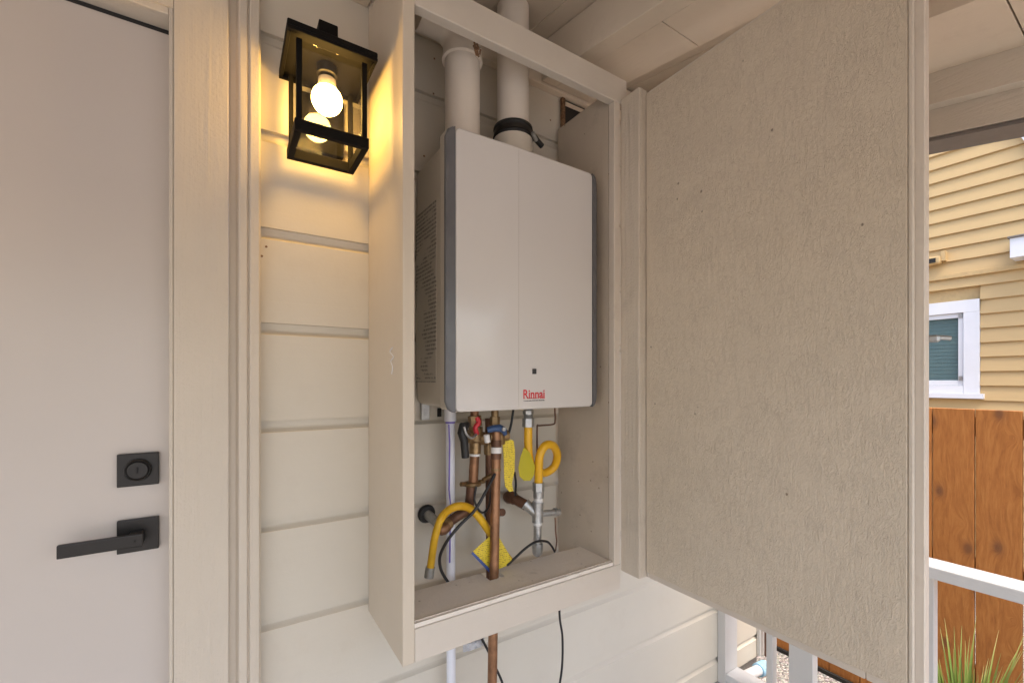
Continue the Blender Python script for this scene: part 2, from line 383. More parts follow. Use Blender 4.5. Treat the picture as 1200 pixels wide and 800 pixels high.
wall = empty('house_wall', (1.0, YW, 0), 'cream white drop siding wall behind the open heater cupboard', 'wall')
LV = [-1.4875, -1.256, -1.0245, -.793, -.5605, -.329, -.0964, .1342, .3578, .585, .813, 1.035, 1.20]
def siding_profile(z0, z1):
    g = .026
    return [(YW, z0+.0022), (YW, z1-g), (YW+.002, z1-g+.0012), (YW+.008, z1-g+.0055), (YW+.012, z1-g+.0095), (YW+.013, z1-g+.013), (YW+.013, z1+.004),
            (YW+.026, z1+.004), (YW+.026, z0+.0042), (YW+.0145, z0+.0042), (YW+.0145, z0+.0022)]
for x0, x1 in ((.0605, 2.285), (-3.2, -1.16)):
    for a, b_ in zip(LV, LV[1:]):
        bm = bmesh.new()
        a2 = max(a+H, .002)
        prism(bm, siding_profile(a2, b_+H), 0, x0, x1)
        obj('siding_board', bm, M['siding'], wall)
mkbox('wall_backing', (-3.2, YW+.03, 0), (-1.17, YW+.14, 3.0), M['siding'], wall)
mkbox('wall_backing', (.0, YW+.03, 0), (2.28, YW+.14, 3.0), M['siding'], wall)
mkbox('header_wall', (-1.17, YW-.002, H+.86), (-.0, YW+.14, 3.0), M['siding'], wall)
mkbox('corner_board', (2.2, YW-.018, .01), (2.3, YW-.001, 2.55), M['post'], wall)
mkbox('side_wall', (2.2, YW+.145, -.2), (2.28, 6, 3.0), M['siding'], wall)
mkbox('foundation', (-3.2, YW+.035, -.3), (2.27, YW+.13, -.001), M['concrete'], wall)
# dark plate painted as the shade inside a notch high on the wall, over the cupboard's right side
nt_ = at(668, 133, YW)
mkbox('notch_shade_plate', (nt_.x-.03, YW-.006, nt_.z-.055), (nt_.x+.07, YW-.001, nt_.z+.035), M['dark'], wall, label='dark plate painted as the shade in a notch above the cupboard side')
mkbox('notch_trim', (nt_.x-.045, YW-.013, nt_.z-.16), (nt_.x-.031, YW-.0005, nt_.z+.036), M['brown'], wall)
mkbox('notch_trim', (nt_.x-.045, YW-.018, nt_.z+.037), (nt_.x+.08, YW-.0005, nt_.z+.052), M['brown'], wall)
mkbox('notch_trim', (nt_.x-.029, YW-.012, nt_.z+.012), (nt_.x+.07, YW-.007, nt_.z+.026), M['ceil'], wall)

for a, b_ in ((509, 69), (508, 110), (497, 183), (312, 289), (306.8, 300), (521, 60), (645, 141)):
    p = at(a, b_, YW); bm = bmesh.new(); lathe(bm, [(.0028, 0), (.0026, .0008), (0, .0009)], (p.x, YW-.0001, p.z), (0, -1, 0), 8)
    obj('nail_head', bm, M['brown'], wall)

# ------------------------------------------------------------ entry door and casing
YD = 1.19
door = empty('entry_door', (-.56, YD, .03), 'smooth pale grey entry door with black deadbolt and lever', 'door')
mkbox('door_slab', (-1.02, YD, .03), (-.106, YD+.044, H+.741), M['doorpaint'], door, bev=.003, seg=2)
c0 = at(138, 532, YD); c1 = at(187, 571, YD); s = .0335
dc = Vector(((c0.x+c1.x)/2, YD, H-.183))
pl = mkbox('deadbolt', (dc.x-s, YD-.012, dc.z-s), (dc.x+s, YD-.0005, dc.z+s), M['black'], door, bev=.002, seg=2)
mklathe('deadbolt_ring', [(.0225, .0005), (.0225, .006), (.0205, .008), (.017, .006), (.0165, .009), (.0, .009)], (dc.x, YD-.012, dc.z), (0, -1, 0), M['black'], pl, 32)
mkbox('keyway', (dc.x-.0012, YD-.0222, dc.z-.006), (dc.x+.0012, YD-.0212, dc.z+.006), M['dark'], pl, bev=0)
lc = Vector((dc.x, YD, H-.318))
ro = mkbox('lever_rosette', (lc.x-s, YD-.012, lc.z-s), (lc.x+s, YD-.0005, lc.z+s), M['black'], door, bev=.002, seg=2)
mkbox('lever_neck', (lc.x-.012, YD-.040, lc.z-.012), (lc.x+.012, YD-.0125, lc.z+.012), M['black'], ro, bev=.003)
mkbox('lever_handle', (lc.x-.111, YD-.052, lc.z-.0125), (lc.x+.0125, YD-.0405, lc.z+.0125), M['black'], ro, bev=.002, seg=2)
mklathe('privacy_pin', [(.002, 0), (.002, .001), (0, .001)], (lc.x, YD-.0524, lc.z), (0, -1, 0), M['dark'], ro, 10)

cas = empty('door_casing', (-.05, YW, 0), 'wide cream painted door casing with moulded backband beside the lantern', 'door frame')
mkbox('casing_board', (-.096, 1.135, 0.002), (-.001, YW-.001, H+.85), M['trim'], cas, bev=.002, seg=2)
bm = bmesh.new()
prism(bm, [(-.0009, YW-.0005), (-.0009, 1.151), (.012, 1.150), (.0145, 1.144), (.018, 1.1365), (.021, 1.135), (.033, 1.135), (.0345, 1.139), (.037, 1.140), (.0385, 1.1355), (.041, 1.134), (.056, 1.135), (.0602, 1.141), (.0602, YW-.0005)], 2, .002, H+1.1)
obj('backband', bm, M['trim'], cas, 25)
mkbox('door_jamb', (-.104, 1.139, 0.002), (-.0965, 1.25, H+.85), M['trim'], cas)
mkbox('door_jamb', (-1.14, 1.139, 0.002), (-1.025, 1.25, H+.75), M['trim'], cas)
mkbox('head_jamb', (-1.02, 1.139, H+.7505), (-.1045, 1.25, H+.849), M['trim'], cas)
mkbox('head_gap_shade', (-1.02, YD+.002, H+.7415), (-.1055, YD+.03, H+.7502), M['rubber'], cas, bev=0)  # black strip standing in for the shade in the gap over the slab
mkbox('casing_board', (-1.2, 1.135, H+.764), (-.0965, 1.1385, H+.85), M['trim'], cas, bev=0)
mkbox('threshold', (-1.02, 1.14, .003), (-.106, 1.3, .028), M['bronze'], cas)

# ------------------------------------------------------------ porch roof
roof = empty('porch_roof', (.3, YW, H+.97), 'cream painted sloping porch roof with rafters and boards overhead', 'roof')
def hp(Y): return H+.766+.18*Y                # underside plane of the rafters
YF = -.85
def sloped(name, x0, x1, ya, yb, lo, hi, mat, parent=roof, label=None):
    """bar running along Y, following the roof pitch, from hp+lo to hp+hi"""
    bm = bmesh.new()
    prism(bm, [(ya, hp(ya)+lo), (yb, hp(yb)+lo), (yb, hp(yb)+hi), (ya, hp(ya)+hi)], 0, x0, x1)
    bmesh.ops.bevel(bm, geom=bm.edges[:], offset=.001, segments=1, affect='EDGES')
    return obj(name, bm, mat, parent, label=label)
x = -3.2
while x < 1.75:                                # roof deck boards
    x2 = min(x+.235, 1.75)
    sloped('deck_board', x, x2-.003, YF-.15, YW+.13, .125, .150, M['ceil_d']); x = x2
for x0, x1 in ((-2.3, -2.2), (-1.45, -1.35), (-.6, -.5), (.205, .305)): sloped('rafter', x0, x1, YF, YW-.002, 0, .123, M['ceil'])
sloped('rafter', .853, .909, YF, YW-.03, 0, .123, M['ceil'])
sloped('rafter', .9095, 1.06, YF, .719, 0, .123, M['ceil'])
sloped('rafter', .9095, 1.06, .7215, YW-.03, 0, .123, M['ceil'])
sloped('rafter', 1.345, 1.379, YF, YW-.002, .002, .123, M['ceil'])
sloped('ceiling_board', 1.3795, 1.629, YF, .2165, .010, .123, M['ceil'])
sloped('ceiling_board', 1.3795, 1.629, .2195, YW-.002, .010, .123, M['ceil'])
sloped('end_beam', 1.6295, 1.668, YF, YW-.002, -.075, .123, M['beam'])
sloped('end_beam', 1.6685, 1.735, YF, YW-.002, -.150, .123, M['beam'])
sloped('drip_edge', 1.672, 1.78, YF-.02, YW-.002, -.162, -.152, M['grey_edge'])
mkbox('ledger_board', (.36, YW-.026, H+.965), (2.2, YW-.001, H+1.09), M['ceil'], roof)
mkbox('ledger_board', (.3085, YW-.026, H+.965), (.359, YW-.001, H+1.09), M['ceil'], roof)
mkbox('front_beam', (-3.2, YF-.1, hp(YF)-.12), (1.62, YF-.005, hp(YF)+.12), M['beam'], roof)
mkbox('roof_post', (1.62, YF-.1, 0.002), (1.72, YF-.005, hp(YF)-.17), M['post'], roof)
mkbox('roof_post', (-3.1, YF-.1, 0.002), (-3.0, YF-.005, hp(YF)-.125), M['post'], roof)

# ------------------------------------------------------------ wall lantern
LX, LY = .188, 1.072
lan = empty('wall_lantern', (LX, YW, H+.64), 'black box lantern with clear glass and a glowing bulb', 'wall lamp')
hr = H+.716
mkbox('roof_plate', (LX-.09, LY-.09, hr), (LX+.09, LY+.09, hr+.012), M['bronze'], lan, bev=.002)
for a, b_ in (((-.09, -.09), (.09, -.082)), ((-.09, .082), (.09, .09))):
    mkbox('roof_rim', (LX+a[0], LY+a[1], hr-.008), (LX+b_[0], LY+b_[1], hr-.0003), M['bronze'], lan, bev=.001)
for sx in (-1, 1): mkbox('roof_rim', (LX+sx*.09, LY-.0815, hr-.008), (LX+sx*.082, LY+.0815, hr-.0003), M['bronze'], lan, bev=.001)
mkbox('roof_cap', (LX-.05, LY-.05, hr+.0125), (LX+.05, LY+.05, hr+.03), M['bronze'], lan)
mkbox('finial', (LX-.02, LY-.02, hr+.0305), (LX+.02, LY+.02, hr+.088), M['bronze'], lan)
mkbox('back_plate', (LX-.055, YW-.018, H+.56), (LX+.055, YW-.0005, hr-.02), M['bronze'], lan)
mkbox('bracket', (LX-.02, LY+.0675, hr-.05), (LX+.02, YW-.0185, hr-.01), M['bronze'], lan)
hb = H+.525; q = .066
for sx in (-1, 1):
    for sy in (-1, 1):
        mkbox('post', (LX+sx*q-.0055, LY+sy*q-.0055, hb+.0155), (LX+sx*q+.0055, LY+sy*q+.0055, hr-.0085), M['bronze'], lan, bev=.0008)
# bottom ring of the lantern: four bars with an open middle
for sy in (-1, 1):
    mkbox('bottom_bar', (LX-.075, LY+sy*.075, hb-.008), (LX+.075, LY+sy*.061, hb+.015), M['bronze'], lan, bev=.001)
    mkbox('bottom_bar', (LX+sy*.075, LY-.0605, hb-.008), (LX+sy*.061, LY+.0605, hb+.015), M['bronze'], lan, bev=.001)
for sx, sy in ((-1, 0), (1, 0), (0, -1), (0, 1)):
    bm = bmesh.new()
    if sx: box(bm, (LX+sx*q-.001, LY-.06, hb+.016), (LX+sx*q+.001, LY+.06, hr-.009), 0)
    else: box(bm, (LX-.06, LY+sy*q-.001, hb+.016), (LX+.06, LY+sy*q+.001, hr-.009), 0)
    obj('glass_pane', bm, M['glass'], lan)
mklathe('socket', [(.0, 0), (.022, 0), (.022, .02), (.017, .022), (.017, .028), (.0, .028)], (LX, LY, hr-.0005), (0, 0, -1), M['black'], lan, 24)
bz = H+.640
mklathe('bulb_base', [(.0145, .062-.012), (.0185, .046), (.0205, .024), (.0, .0241)], (LX, LY, bz-.0), (0, 0, 1), M['pvc'], lan, 24)
mklathe('bulb', [(0, -.033)]+[(.033*math.cos(R(a)), .033*math.sin(R(a))) for a in range(-75, 46, 15)]+[(.0215, .0235), (0, .0236)], (LX, LY, bz), (0, 0, 1), M['bulb'], lan, 24, sm=60)

# ------------------------------------------------------------ heater cupboard
CF = .905; XL0, XL1 = .3083, .3346; XR0, XR1 = .933, .9555
ZB = H-.605; ZS = H-.523; ZO = H+.807; ZT = H+.8815
cab = empty('heater_cupboard', (.63, CF, ZB), 'open cream wooden cupboard boxed round the white heater', 'cupboard')
bm = bmesh.new()
tp = [(CF, ZB), (YW-.001, ZB), (YW-.001, H+.962), (CF, hp(CF)-.002)]
prism(bm, tp, 0, XL0, XL1-.0); bmesh.ops.bevel(bm, geom=bm.edges[:], offset=.0015, segments=1, affect='EDGES')
obj('side_panel', bm, M['cab'], cab)
bm = bmesh.new()
prism(bm, [(CF+.023, ZB), (YW-.016, ZB), (YW-.016, H+.846), (CF+.0265, H+.846), (CF+.0265, ZO), (CF+.023, ZO)], 0, XR0, XR1)
obj('side_panel', bm, M['inner'], cab, label='grubby plywood right side panel with knots and chipped edge')
mkbox('face_stile', (XR0, CF, ZS-.0095), (XR1, CF+.0225, ZO-.0005), M['edge'], cab)
mkbox('top_rail', (XL1+.0005, CF+.0005, ZO), (.985, CF+.026, ZT), M['cab_h'], cab)
mkbox('bottom_rail', (XL1+.0005, CF+.0005, ZB), (XR1+.004, CF+.0225, ZS-.010), M['cab_h'], cab)
NX0, NX1, NY = .575, .622, 1.000
bm = bmesh.new()
prism(bm, [(XL1+.0005, CF+.004), (XR0-.0005, CF+.004), (XR0-.0005, 1.052), (NX1, 1.052), (NX1, NY), (NX0, NY), (NX0, 1.052), (XL1+.0005, 1.052)], 2, ZS-.0095, ZS)
obj('sill_board', bm, M['sill'], cab, label='dirty taupe sill board with a notch for the copper pipe')
mkbox('sill_lip', (XL1+.0007, CF+.0095, ZS+.0003), (XR0-.0007, CF+.0155, ZS+.0035), M['edge'], cab, bev=.001)
# torn patch where rail bottom edge has rotted
cp = at(564, 56, CF+.02)
bm = bmesh.new()
for k in range(9):
    x_ = cp.x+random.uniform(-.011, .011); z_ = cp.z+random.uniform(-.012, .012)
    tube(bm, [(x_, CF+.03, z_-.006), (x_+random.uniform(-.004, .004), CF+.034, z_+.008)], .0025, 5)
obj('rotten_splinter', bm, M['brown'], cab)
# raised paint drip on the outside of the left panel
dr = [(460, 407), (457, 412), (461, 418), (458, 423), (460, 430), (459, 438)]
mktube('paint_drip', smooth_path([atX(a, b_, XL0-.0005) for a, b_ in dr], 5), .0013, M['white_out'], cab, 6)

# the open door (a part): strand board panel on an outer frame
XD = .982; DT = H+.812; DB = H-.553
cd = mkbox('cupboard_door', (XD, .268, DB+.018), (XD+.008, .8318, DT-.012), M['osb'], cab, bev=.0015, label='textured tan painted strand board door standing open')
mkbox('hinge_stile', (.9575, .8345, DB+.002), (XD+.008, CF-.002, DT+.004), M['rough'], cd, bev=.003, seg=2, label='rough sawn stile with light worn edge')
XO = XD+.0085
mkbox('frame_stile', (XO, .2465, DB), (XO+.02, .33, DT), M['edge'], cd, bev=.002)
mkbox('frame_stile', (XO, .83, DB), (XO+.02, CF-.002, DT), M['edge'], cd, bev=.002)
mkbox('frame_rail', (XO, .3305, DB), (XO+.02, .8295, DB+.09), M['edge'], cd, bev=.002)
mkbox('frame_rail', (XO, .3305, DT-.09), (XO+.02, .8295, DT), M['edge'], cd, bev=.002)
mkbox('edge_bead', (XD+.0005, .2595, DB+.019), (XD+.0075, .2675, DT-.013), M['trim'], cd, bev=.002)
lt = atX(1093, 397, XO+.028)
lat = mkbox('turn_latch', (XO+.0205, lt.y-.010, lt.z-.006), (XO+.030, lt.y+.006, lt.z+.006), M['steel'], cd, bev=.003)
mktube('latch_tongue', [(XO+.026, lt.y, lt.z), (XO+.034, lt.y-.010, lt.z+.002), (XO+.040, lt.y-.020, lt.z)], .004, M['steel'], cd, 8)

# ------------------------------------------------------------ water heater
HB, HT = H-.0747, H+.5955
hx0, hx1 = .422, .899
wh = empty('water_heater', ((hx0+hx1)/2, YW, HB), 'white tankless water heater with dark grey side trims and red lettering', 'water heater')
bm = bmesh.new(); box(bm, (hx0+.012, .962, HB+.008), (hx1-.012, YW-.003, HT-.012), .03, 4)
obj('casing_body', bm, M['hbody'], wh, 30)
xm = at(608, 400, .931).x
def crowned(x): return .9312+.020*abs(x-xm)
def front_cover(x0, x1, z0, z1, r, mat):
    bm = bmesh.new(); n = 5; bev = .004
    def half(sg, inset):
        a, b_ = (xm, x1-inset) if sg > 0 else (x0+inset, xm); rr = max(r-inset, .002); zz0, zz1 = z0+inset, z1-inset; out = [(xm, zz1)]
        for k in range(n+1):
            t_ = R(90-90*k/n); out.append(((b_-rr+rr*math.cos(t_)) if sg > 0 else (a+rr-rr*math.cos(t_)), zz1-rr+rr*math.sin(t_)))
        for k in range(n+1):
            t_ = R(90*k/n); out.append(((b_-rr+rr*math.cos(t_)) if sg > 0 else (a+rr-rr*math.cos(t_)), zz0+rr-rr*math.sin(t_)))
        return out+[(xm, zz0)]
    for sg in (-1, 1):
        rings = []
        for inset, dep in ((0, .05), (0, bev), (bev*.3, bev*.3), (bev, 0)):
            rings.append([bm.verts.new((p_[0], crowned(p_[0])+dep, p_[1])) for p_ in half(sg, inset)])
        for P_, Q_ in zip(rings, rings[1:]):
            for i in range(len(P_)-1): bm.faces.new((P_[i], P_[i+1], Q_[i+1], Q_[i]))
        bm.faces.new(rings[-1])
    bmesh.ops.remove_doubles(bm, verts=bm.verts, dist=.00005)
    return obj('front_cover', bm, mat, wh, 22)
front_cover(hx0+.024, hx1-.0205, HB+.001, HT-.001, .012, M['heater'])
mkbox('cover_back', (hx0+.004, .947, HB+.006), (hx1-.004, .986, HT-.005), M['hbody'], wh, bev=.008, seg=3)
for side, w_ in ((-1, .0235), (1, .0200)):
    x0 = hx0 if side < 0 else hx1; xi = x0-side*w_
    prof = [(xi, .9365), (xi+side*w_*.5, .9372), (xi+side*w_*.85, .9385), (x0, .9410), (x0, .948), (x0-side*.004, .951), (xi, .951)]
    bm = bmesh.new(); n = len(prof); rows = []
    rr = .026; zs = [(HB, .95), (HB+.0025, .62), (HB+.009, .25), (HB+rr, 0), (HT-rr, 0), (HT-.009, .25), (HT-.0025, .62), (HT, .95)]
    for z_, k in zs:
        rows.append([bm.verts.new((p[0]+(xi-p[0])*k, p[1], z_)) for p in prof])
    for a, b_ in zip(rows, rows[1:]):
        for i in range(n): bm.faces.new((a[i], a[(i+1) % n], b_[(i+1) % n], b_[i]))
    bm.faces.new(rows[0]); bm.faces.new(rows[-1][::-1])
    obj('side_trim', bm, M['hgrey'], wh, 40)
M['seam'] = plain('cover_seam_line', (.50, .46, .42), .3, dist=0)
mkbox('cover_seam', (xm-.0007, .9309, HB+.006), (xm+.0007, .9314, HT-.006), M['seam'], wh, bev=0)
p = at(626.3, 435, .931)
mkbox('sensor_window', (p.x-.0062, .9300, p.z-.0068), (p.x+.0062, .9318, p.z+.0068), M['print'], wh, bev=.0008)
lb = empty_l = None
a = atX(508.5, 300, hx0+.012); 
mkbox('rating_label', (hx0+.0105, 1.022, H-.004), (hx0+.0118, 1.158, H+.45), M['label'], wh, bev=0, label='dense black printed rating label on the heater side')
def text(name, s_, cx_, y, cz_, width, height, mat, parent, offset=0):
    cu = bpy.data.curves.new('t', 'FONT'); cu.body = s_; cu.align_x = 'CENTER'; cu.align_y = 'CENTER'; cu.extrude = .01; cu.offset = offset; cu.resolution_u = 4
    to = bpy.data.objects.new('t', cu); COL.objects.link(to); bpy.context.view_layer.update()
    me = bpy.data.meshes.new_from_object(to.evaluated_get(bpy.context.evaluated_depsgraph_get()))
    bm = bmesh.new(); bm.from_mesh(me); bpy.data.objects.remove(to)
    xs = [v.co.x for v in bm.verts]; ys = [v.co.y for v in bm.verts]
    sx = width/(max(xs)-min(xs)); sy = height/(max(ys)-min(ys)); mx_ = (max(xs)+min(xs))/2; my = (max(ys)+min(ys))/2
    for v in bm.verts: v.co = Vector((cx_+(v.co.x-mx_)*sx, y+(.0003 if v.co.z < 0 else -.0003), cz_+(v.co.y-my)*sy))
    return obj(name, bm, mat, parent)
a = at(613.5, 462, .9305); b_ = at(638.5, 462, .9305)
# slab serifs added under and over the stems give the logo its bookish look
lg = text('brand_lettering', 'Rinnai', (a.x+b_.x)/2, .9316, a.z+.0005, b_.x-a.x, .0235, M['red'], wh, .016)
text('small_lettering', 'TANKLESS WATER HEATER', (a.x+b_.x)/2, .9316, a.z-.0165, b_.x-a.x, .0028, M['print'], wh, .005)
# little feet of serif bars
bm = bmesh.new(); wd = b_.x-a.x
for fr in (.045, .245, .30, .345, .45, .50, .60, .97): box(bm, (a.x+wd*fr-.0032, .9312, a.z-.0112), (a.x+wd*fr+.0032, .9320, a.z-.0096), 0)
obj('letter_serif', bm, M['red'], wh)
mklathe('vent_collar', [(.062, 0), (.062, .03), (.0565, .036), (.0565, .1075), (.047, .1078)], (.690, 1.066, HT-.0125), (0, 0, 1), M['hbody'], wh, 32)
# drain-plug bolts under the casing
mkbox('mounting_bracket', (.45, YW-.012, HB-.035), (.475, YW-.001, HB+.02), M['steel'], wh)
mkbox('keyhole', (at(514.5, 482, YW).x-.006, YW-.0035, at(514, 488, YW).z), (at(514.5, 482, YW).x+.006, YW-.0008, at(514, 478, YW).z), M['dark'], wh, bev=0)

# ------------------------------------------------------------ vent pipes
v1 = Vector((.5195, 1.05)); rp = .046
ip = empty('intake_pipe', (v1.x, v1.y, HT), 'fat white plastic pipe elbowing left above the heater', 'pipe')
mktube('pipe', [(v1.x, v1.y, HT-.01), (v1.x, v1.y, H+.865)], rp, M['pvc'], ip, 36)
pts = [Vector((v1.x, v1.y, H+.848))]
for k in range(0, 10):
    a = R(10*k); pts.append(Vector((v1.x-.062*(1-math.cos(a)), v1.y, H+.872+.062*math.sin(a))))
pts.append(pts[-1]+Vector((-.06, 0, 0)))
mktube('elbow', pts, [.0505]*len(pts), M['pvc'], ip, 36)
mklathe('elbow_hub', [(.0465, -.001), (.0535, 0), (.0535, .005), (.0505, .006)], (v1.x, v1.y, H+.842), (0, 0, 1), M['pvc'], ip, 36)
v2 = Vector((.690, 1.066))
ep = empty('exhaust_pipe', (v2.x, v2.y, HT), 'fat white plastic flue rising straight from the heater through the roof bay', 'pipe')
mktube('pipe', [(v2.x, v2.y, HT+.01), (v2.x, v2.y, H+1.075)], rp, M['pvc'], ep, 36)
cl = mklathe('rubber_coupling', [(.0465, .0), (.058, 0), (.059, .004), (.054, .006), (.054, .026), (.057, .029), (.056, .035), (.0465, .036)], (v2.x, v2.y, HT+.096), (0, 0, 1), M['rubber'], ep, 36)
mklathe('hose_clamp', [(.0545, 0), (.0562, .001), (.0562, .012), (.0545, .013)], (v2.x, v2.y, HT+.105), (0, 0, 1), M['black'], cl, 36)
mktube('clamp_screw', [(v2.x+.045, v2.y-.04, HT+.104), (v2.x+.078, v2.y-.035, HT+.088)], .008, M['rubber'], cl, 10)
mktube('clamp_screw', [(v2.x+.030, v2.y-.055, HT+.103), (v2.x+.050, v2.y-.045, HT+.092)], .006, M['steel'], cl, 10)

# ------------------------------------------------------------ supply pipe (white, purple primer)
wp = empty('white_water_pipe', (.517, 1.12, 0), 'slim white plastic pipe with purple primer dropping behind the sill', 'pipe')
a = at(527.5, 470, 1.12)
mktube('pipe', [(a.x, 1.12, H-.05), (a.x+.006, 1.122, .02)], .0128, M['pvc_s'], wp, 20)
mktube('socket', [(a.x, 1.12, H-.06), (a.x+.0005, 1.12, H-.112)], .0170, M['pvc_s'], wp, 20)
mktube('primer_ring', [(a.x+.0005, 1.12, H-.1123), (a.x+.0006, 1.12, H-.118)], .0135, M['purple'], wp, 20)
mktube('primer_drip', [(a.x-.0085, 1.1105, H-.12), (a.x-.0065, 1.109, H-.17), (a.x-.0075, 1.1105, H-.3), (a.x-.0035, 1.110, H-.34), (a.x-.006, 1.110, H-.5)], .0022, M['purple'], wp, 6)

# ------------------------------------------------------------ copper pipes and valves
def V(px, py, Y): return at(px, py, Y)
cp = empty('cold_water_pipe', V(571, 800, 1.0), 'long brown copper pipe running down through the sill notch', 'pipe')
t0 = V(582, 500, 1.03); t1 = V(579, 673, 1.012); d = (t1-t0)
mktube('pipe', [t0, t0+d*1.0, t0+d*3.25], .0126, M['copper'], cp, 20)
mktube('sweat_joint', [t0+d*.09, t0+d*.22], .0142, M['copper_d'], cp, 20)
mktube('solder_ring', [t0+d*.14, t0+d*.18], .0148, M['tape'], cp, 20)
mktube('solder_ring', [t0+d*.285, t0+d*.30], .0138, M['brass'], cp, 20)
vb = empty('cold_water_valve', V(583, 510, 1.04), 'brass isolation valve with blue handle under the heater', 'valve')
mktube('valve_body', [V(583, 520, 1.04), V(583, 506, 1.04)], .021, M['brass'], vb, 16)
mktube('valve_body', [V(572, 512, 1.045), V(594, 510, 1.045)], .0165, M['brass'], vb, 16)
mktube('hex_nut', [V(580, 497, 1.06), V(580, 488, 1.06)], .014, M['brass'], vb, 6, sm=20)
mktube('stem_pipe', [V(580, 489, 1.065), V(580, 470, 1.065)], .0105, M['brass'], vb, 14)
bm = bmesh.new(); c = V(582, 504, 1.01)
tube(bm, [c+Vector((-.026, .004, .002)), c+Vector((-.012, -.004, .006)), c+Vector((.006, -.005, .006)), c+Vector((.022, 0, 0)), c+Vector((.027, 0, -.014))], [.008, .009, .0105, .009, .006], 10)
obj('blue_handle', bm, M['vblue'], vb, 60)
mklathe('handle_nut', [(.006, 0), (.006, .006), (0, .006)], c+Vector((.012, -.014, .004)), (0, -1, 0), M['steel'], vb, 6)
mktube('white_cap', [V(570, 509, 1.02), V(571.5, 518, 1.02)], .008, M['tape'], vb, 10)

hp_ = empty('hot_water_pipe', V(556, 600, 1.07), 'left short copper pipe with brass union under the red valve', 'pipe')
mktube('pipe', [V(557, 517, 1.075), V(554.5, 566, 1.08)], .0132, M['copper'], hp_, 18)
mktube('collar', [V(557, 514, 1.075), V(556.6, 531, 1.0755)], .0162, M['brass'], hp_, 18)
mktube('collar', [V(556.6, 531.3, 1.0755), V(556.5, 534, 1.0755)], .0150, M['tape'], hp_, 18)
u0 = V(553.5, 566, 1.08)
mklathe('union', [(.016, 0), (.024, .002), (.026, .006), (.024, .011), (.016, .013)], u0+Vector((0, 0, -.008)), (0, 0, 1), M['brass'], hp_, 16)
for sx in (-1, 1): mktube('union_lug', [u0+Vector((sx*.018, 0, 0)), u0+Vector((sx*.037, -.004, .003))], .0062, M['brass'], hp_, 10)
mktube('pipe', smooth_path([V(552, 570, 1.08), V(550.5, 588, 1.08), V(546, 598, 1.09), V(534, 606, 1.10), V(519, 617, 1.09)], 6), .0135, M['copper_d'], hp_, 16)
mktube('union_lug', [V(566, 562, 1.07), V(577, 556, 1.07)], .006, M['brass'], hp_, 10)
wl = empty('wall_stub_pipe', V(499, 601, YW), 'grey copper stub leaving the wall through a black rubber collar', 'pipe')
c = V(499, 601, YW)
mklathe('rubber_collar', [(.0, 0), (.024, 0), (.026, .006), (.022, .014), (.0165, .015)], (c.x, YW-.0005, c.z), (0, -1, 0), M['rubber'], wl, 20)
mktube('pipe', [c+Vector((0, -.012, 0)), V(510, 610, 1.13), V(517.5, 618.5, 1.085)], .0130, M['steel'], wl, 16)
mktube('elbow', smooth_path([V(513.5, 615, 1.09), V(518, 620, 1.08), V(524, 615.5, 1.083)], 5), .0158, M['copper'], wl, 14)
mktube('solder_ring', [V(522, 616, 1.083), V(527, 612, 1.087)], .0150, M['brass'], wl, 14)
rv = empty('hot_water_valve', V(556, 505, 1.07), 'brass isolation valve with red lever and black handle', 'valve')
mktube('valve_body', [V(548, 511, 1.07), V(571, 514, 1.07)], .0180, M['brass'], rv, 16)
mktube('valve_body', [V(557.5, 516, 1.07), V(557.5, 500, 1.07)], .0195, M['brass'], rv, 16)
mktube('hex_nut', [V(557, 499, 1.07), V(556, 487, 1.07)], .0185, M['brass'], rv, 6, sm=20)
mktube('stem_pipe', [V(556, 488, 1.075), V(556, 470, 1.075)], .0120, M['copper'], rv, 14)
bm = bmesh.new(); tube(bm, smooth_path([V(559, 489, 1.04), V(561, 495, 1.035), V(557, 501, 1.035), V(559, 508, 1.04)], 4), .0068, 8); obj('red_lever', bm, M['vred'], rv, 60)
bm = bmesh.new(); tube(bm, [V(548, 497, 1.04), V(543.5, 499, 1.03), V(541.5, 507, 1.03), V(544, 517, 1.03), V(545.5, 536, 1.03)], [.007, .013, .0125, .0105, .010], 10); obj('black_handle', bm, M['rubber'], rv, 60)
mktube('bypass_tube', smooth_path([V(544, 500, 1.01), V(547, 509, 1.01), V(553, 513, 1.02), V(558, 509, 1.03)], 5), .0035, M['steel'], rv, 8)
rc = empty('return_pipe', V(571, 560, 1.10), 'dark copper pipe half hidden behind the long copper pipe', 'pipe')
mktube('pipe', [V(573, 490, 1.10), V(574.5, 690, 1.10)], .0115, M['copper_d'], rc, 16)
mktube('coupling', [V(573, 517, 1.10), V(573.2, 532, 1.10)], .0150, M['brass'], rc, 16)
mklathe('wall_collar', [(.0, 0), (.020, 0), (.021, .006), (.017, .012), (0, .012)], V(574, 600, YW-.0005), (0, -1, 0), M['rubber'], rc, 18)
mktube('stub', [V(576, 600, YW-.012), V(589, 600, 1.10)], .011, M['copper_d'], rc, 14)

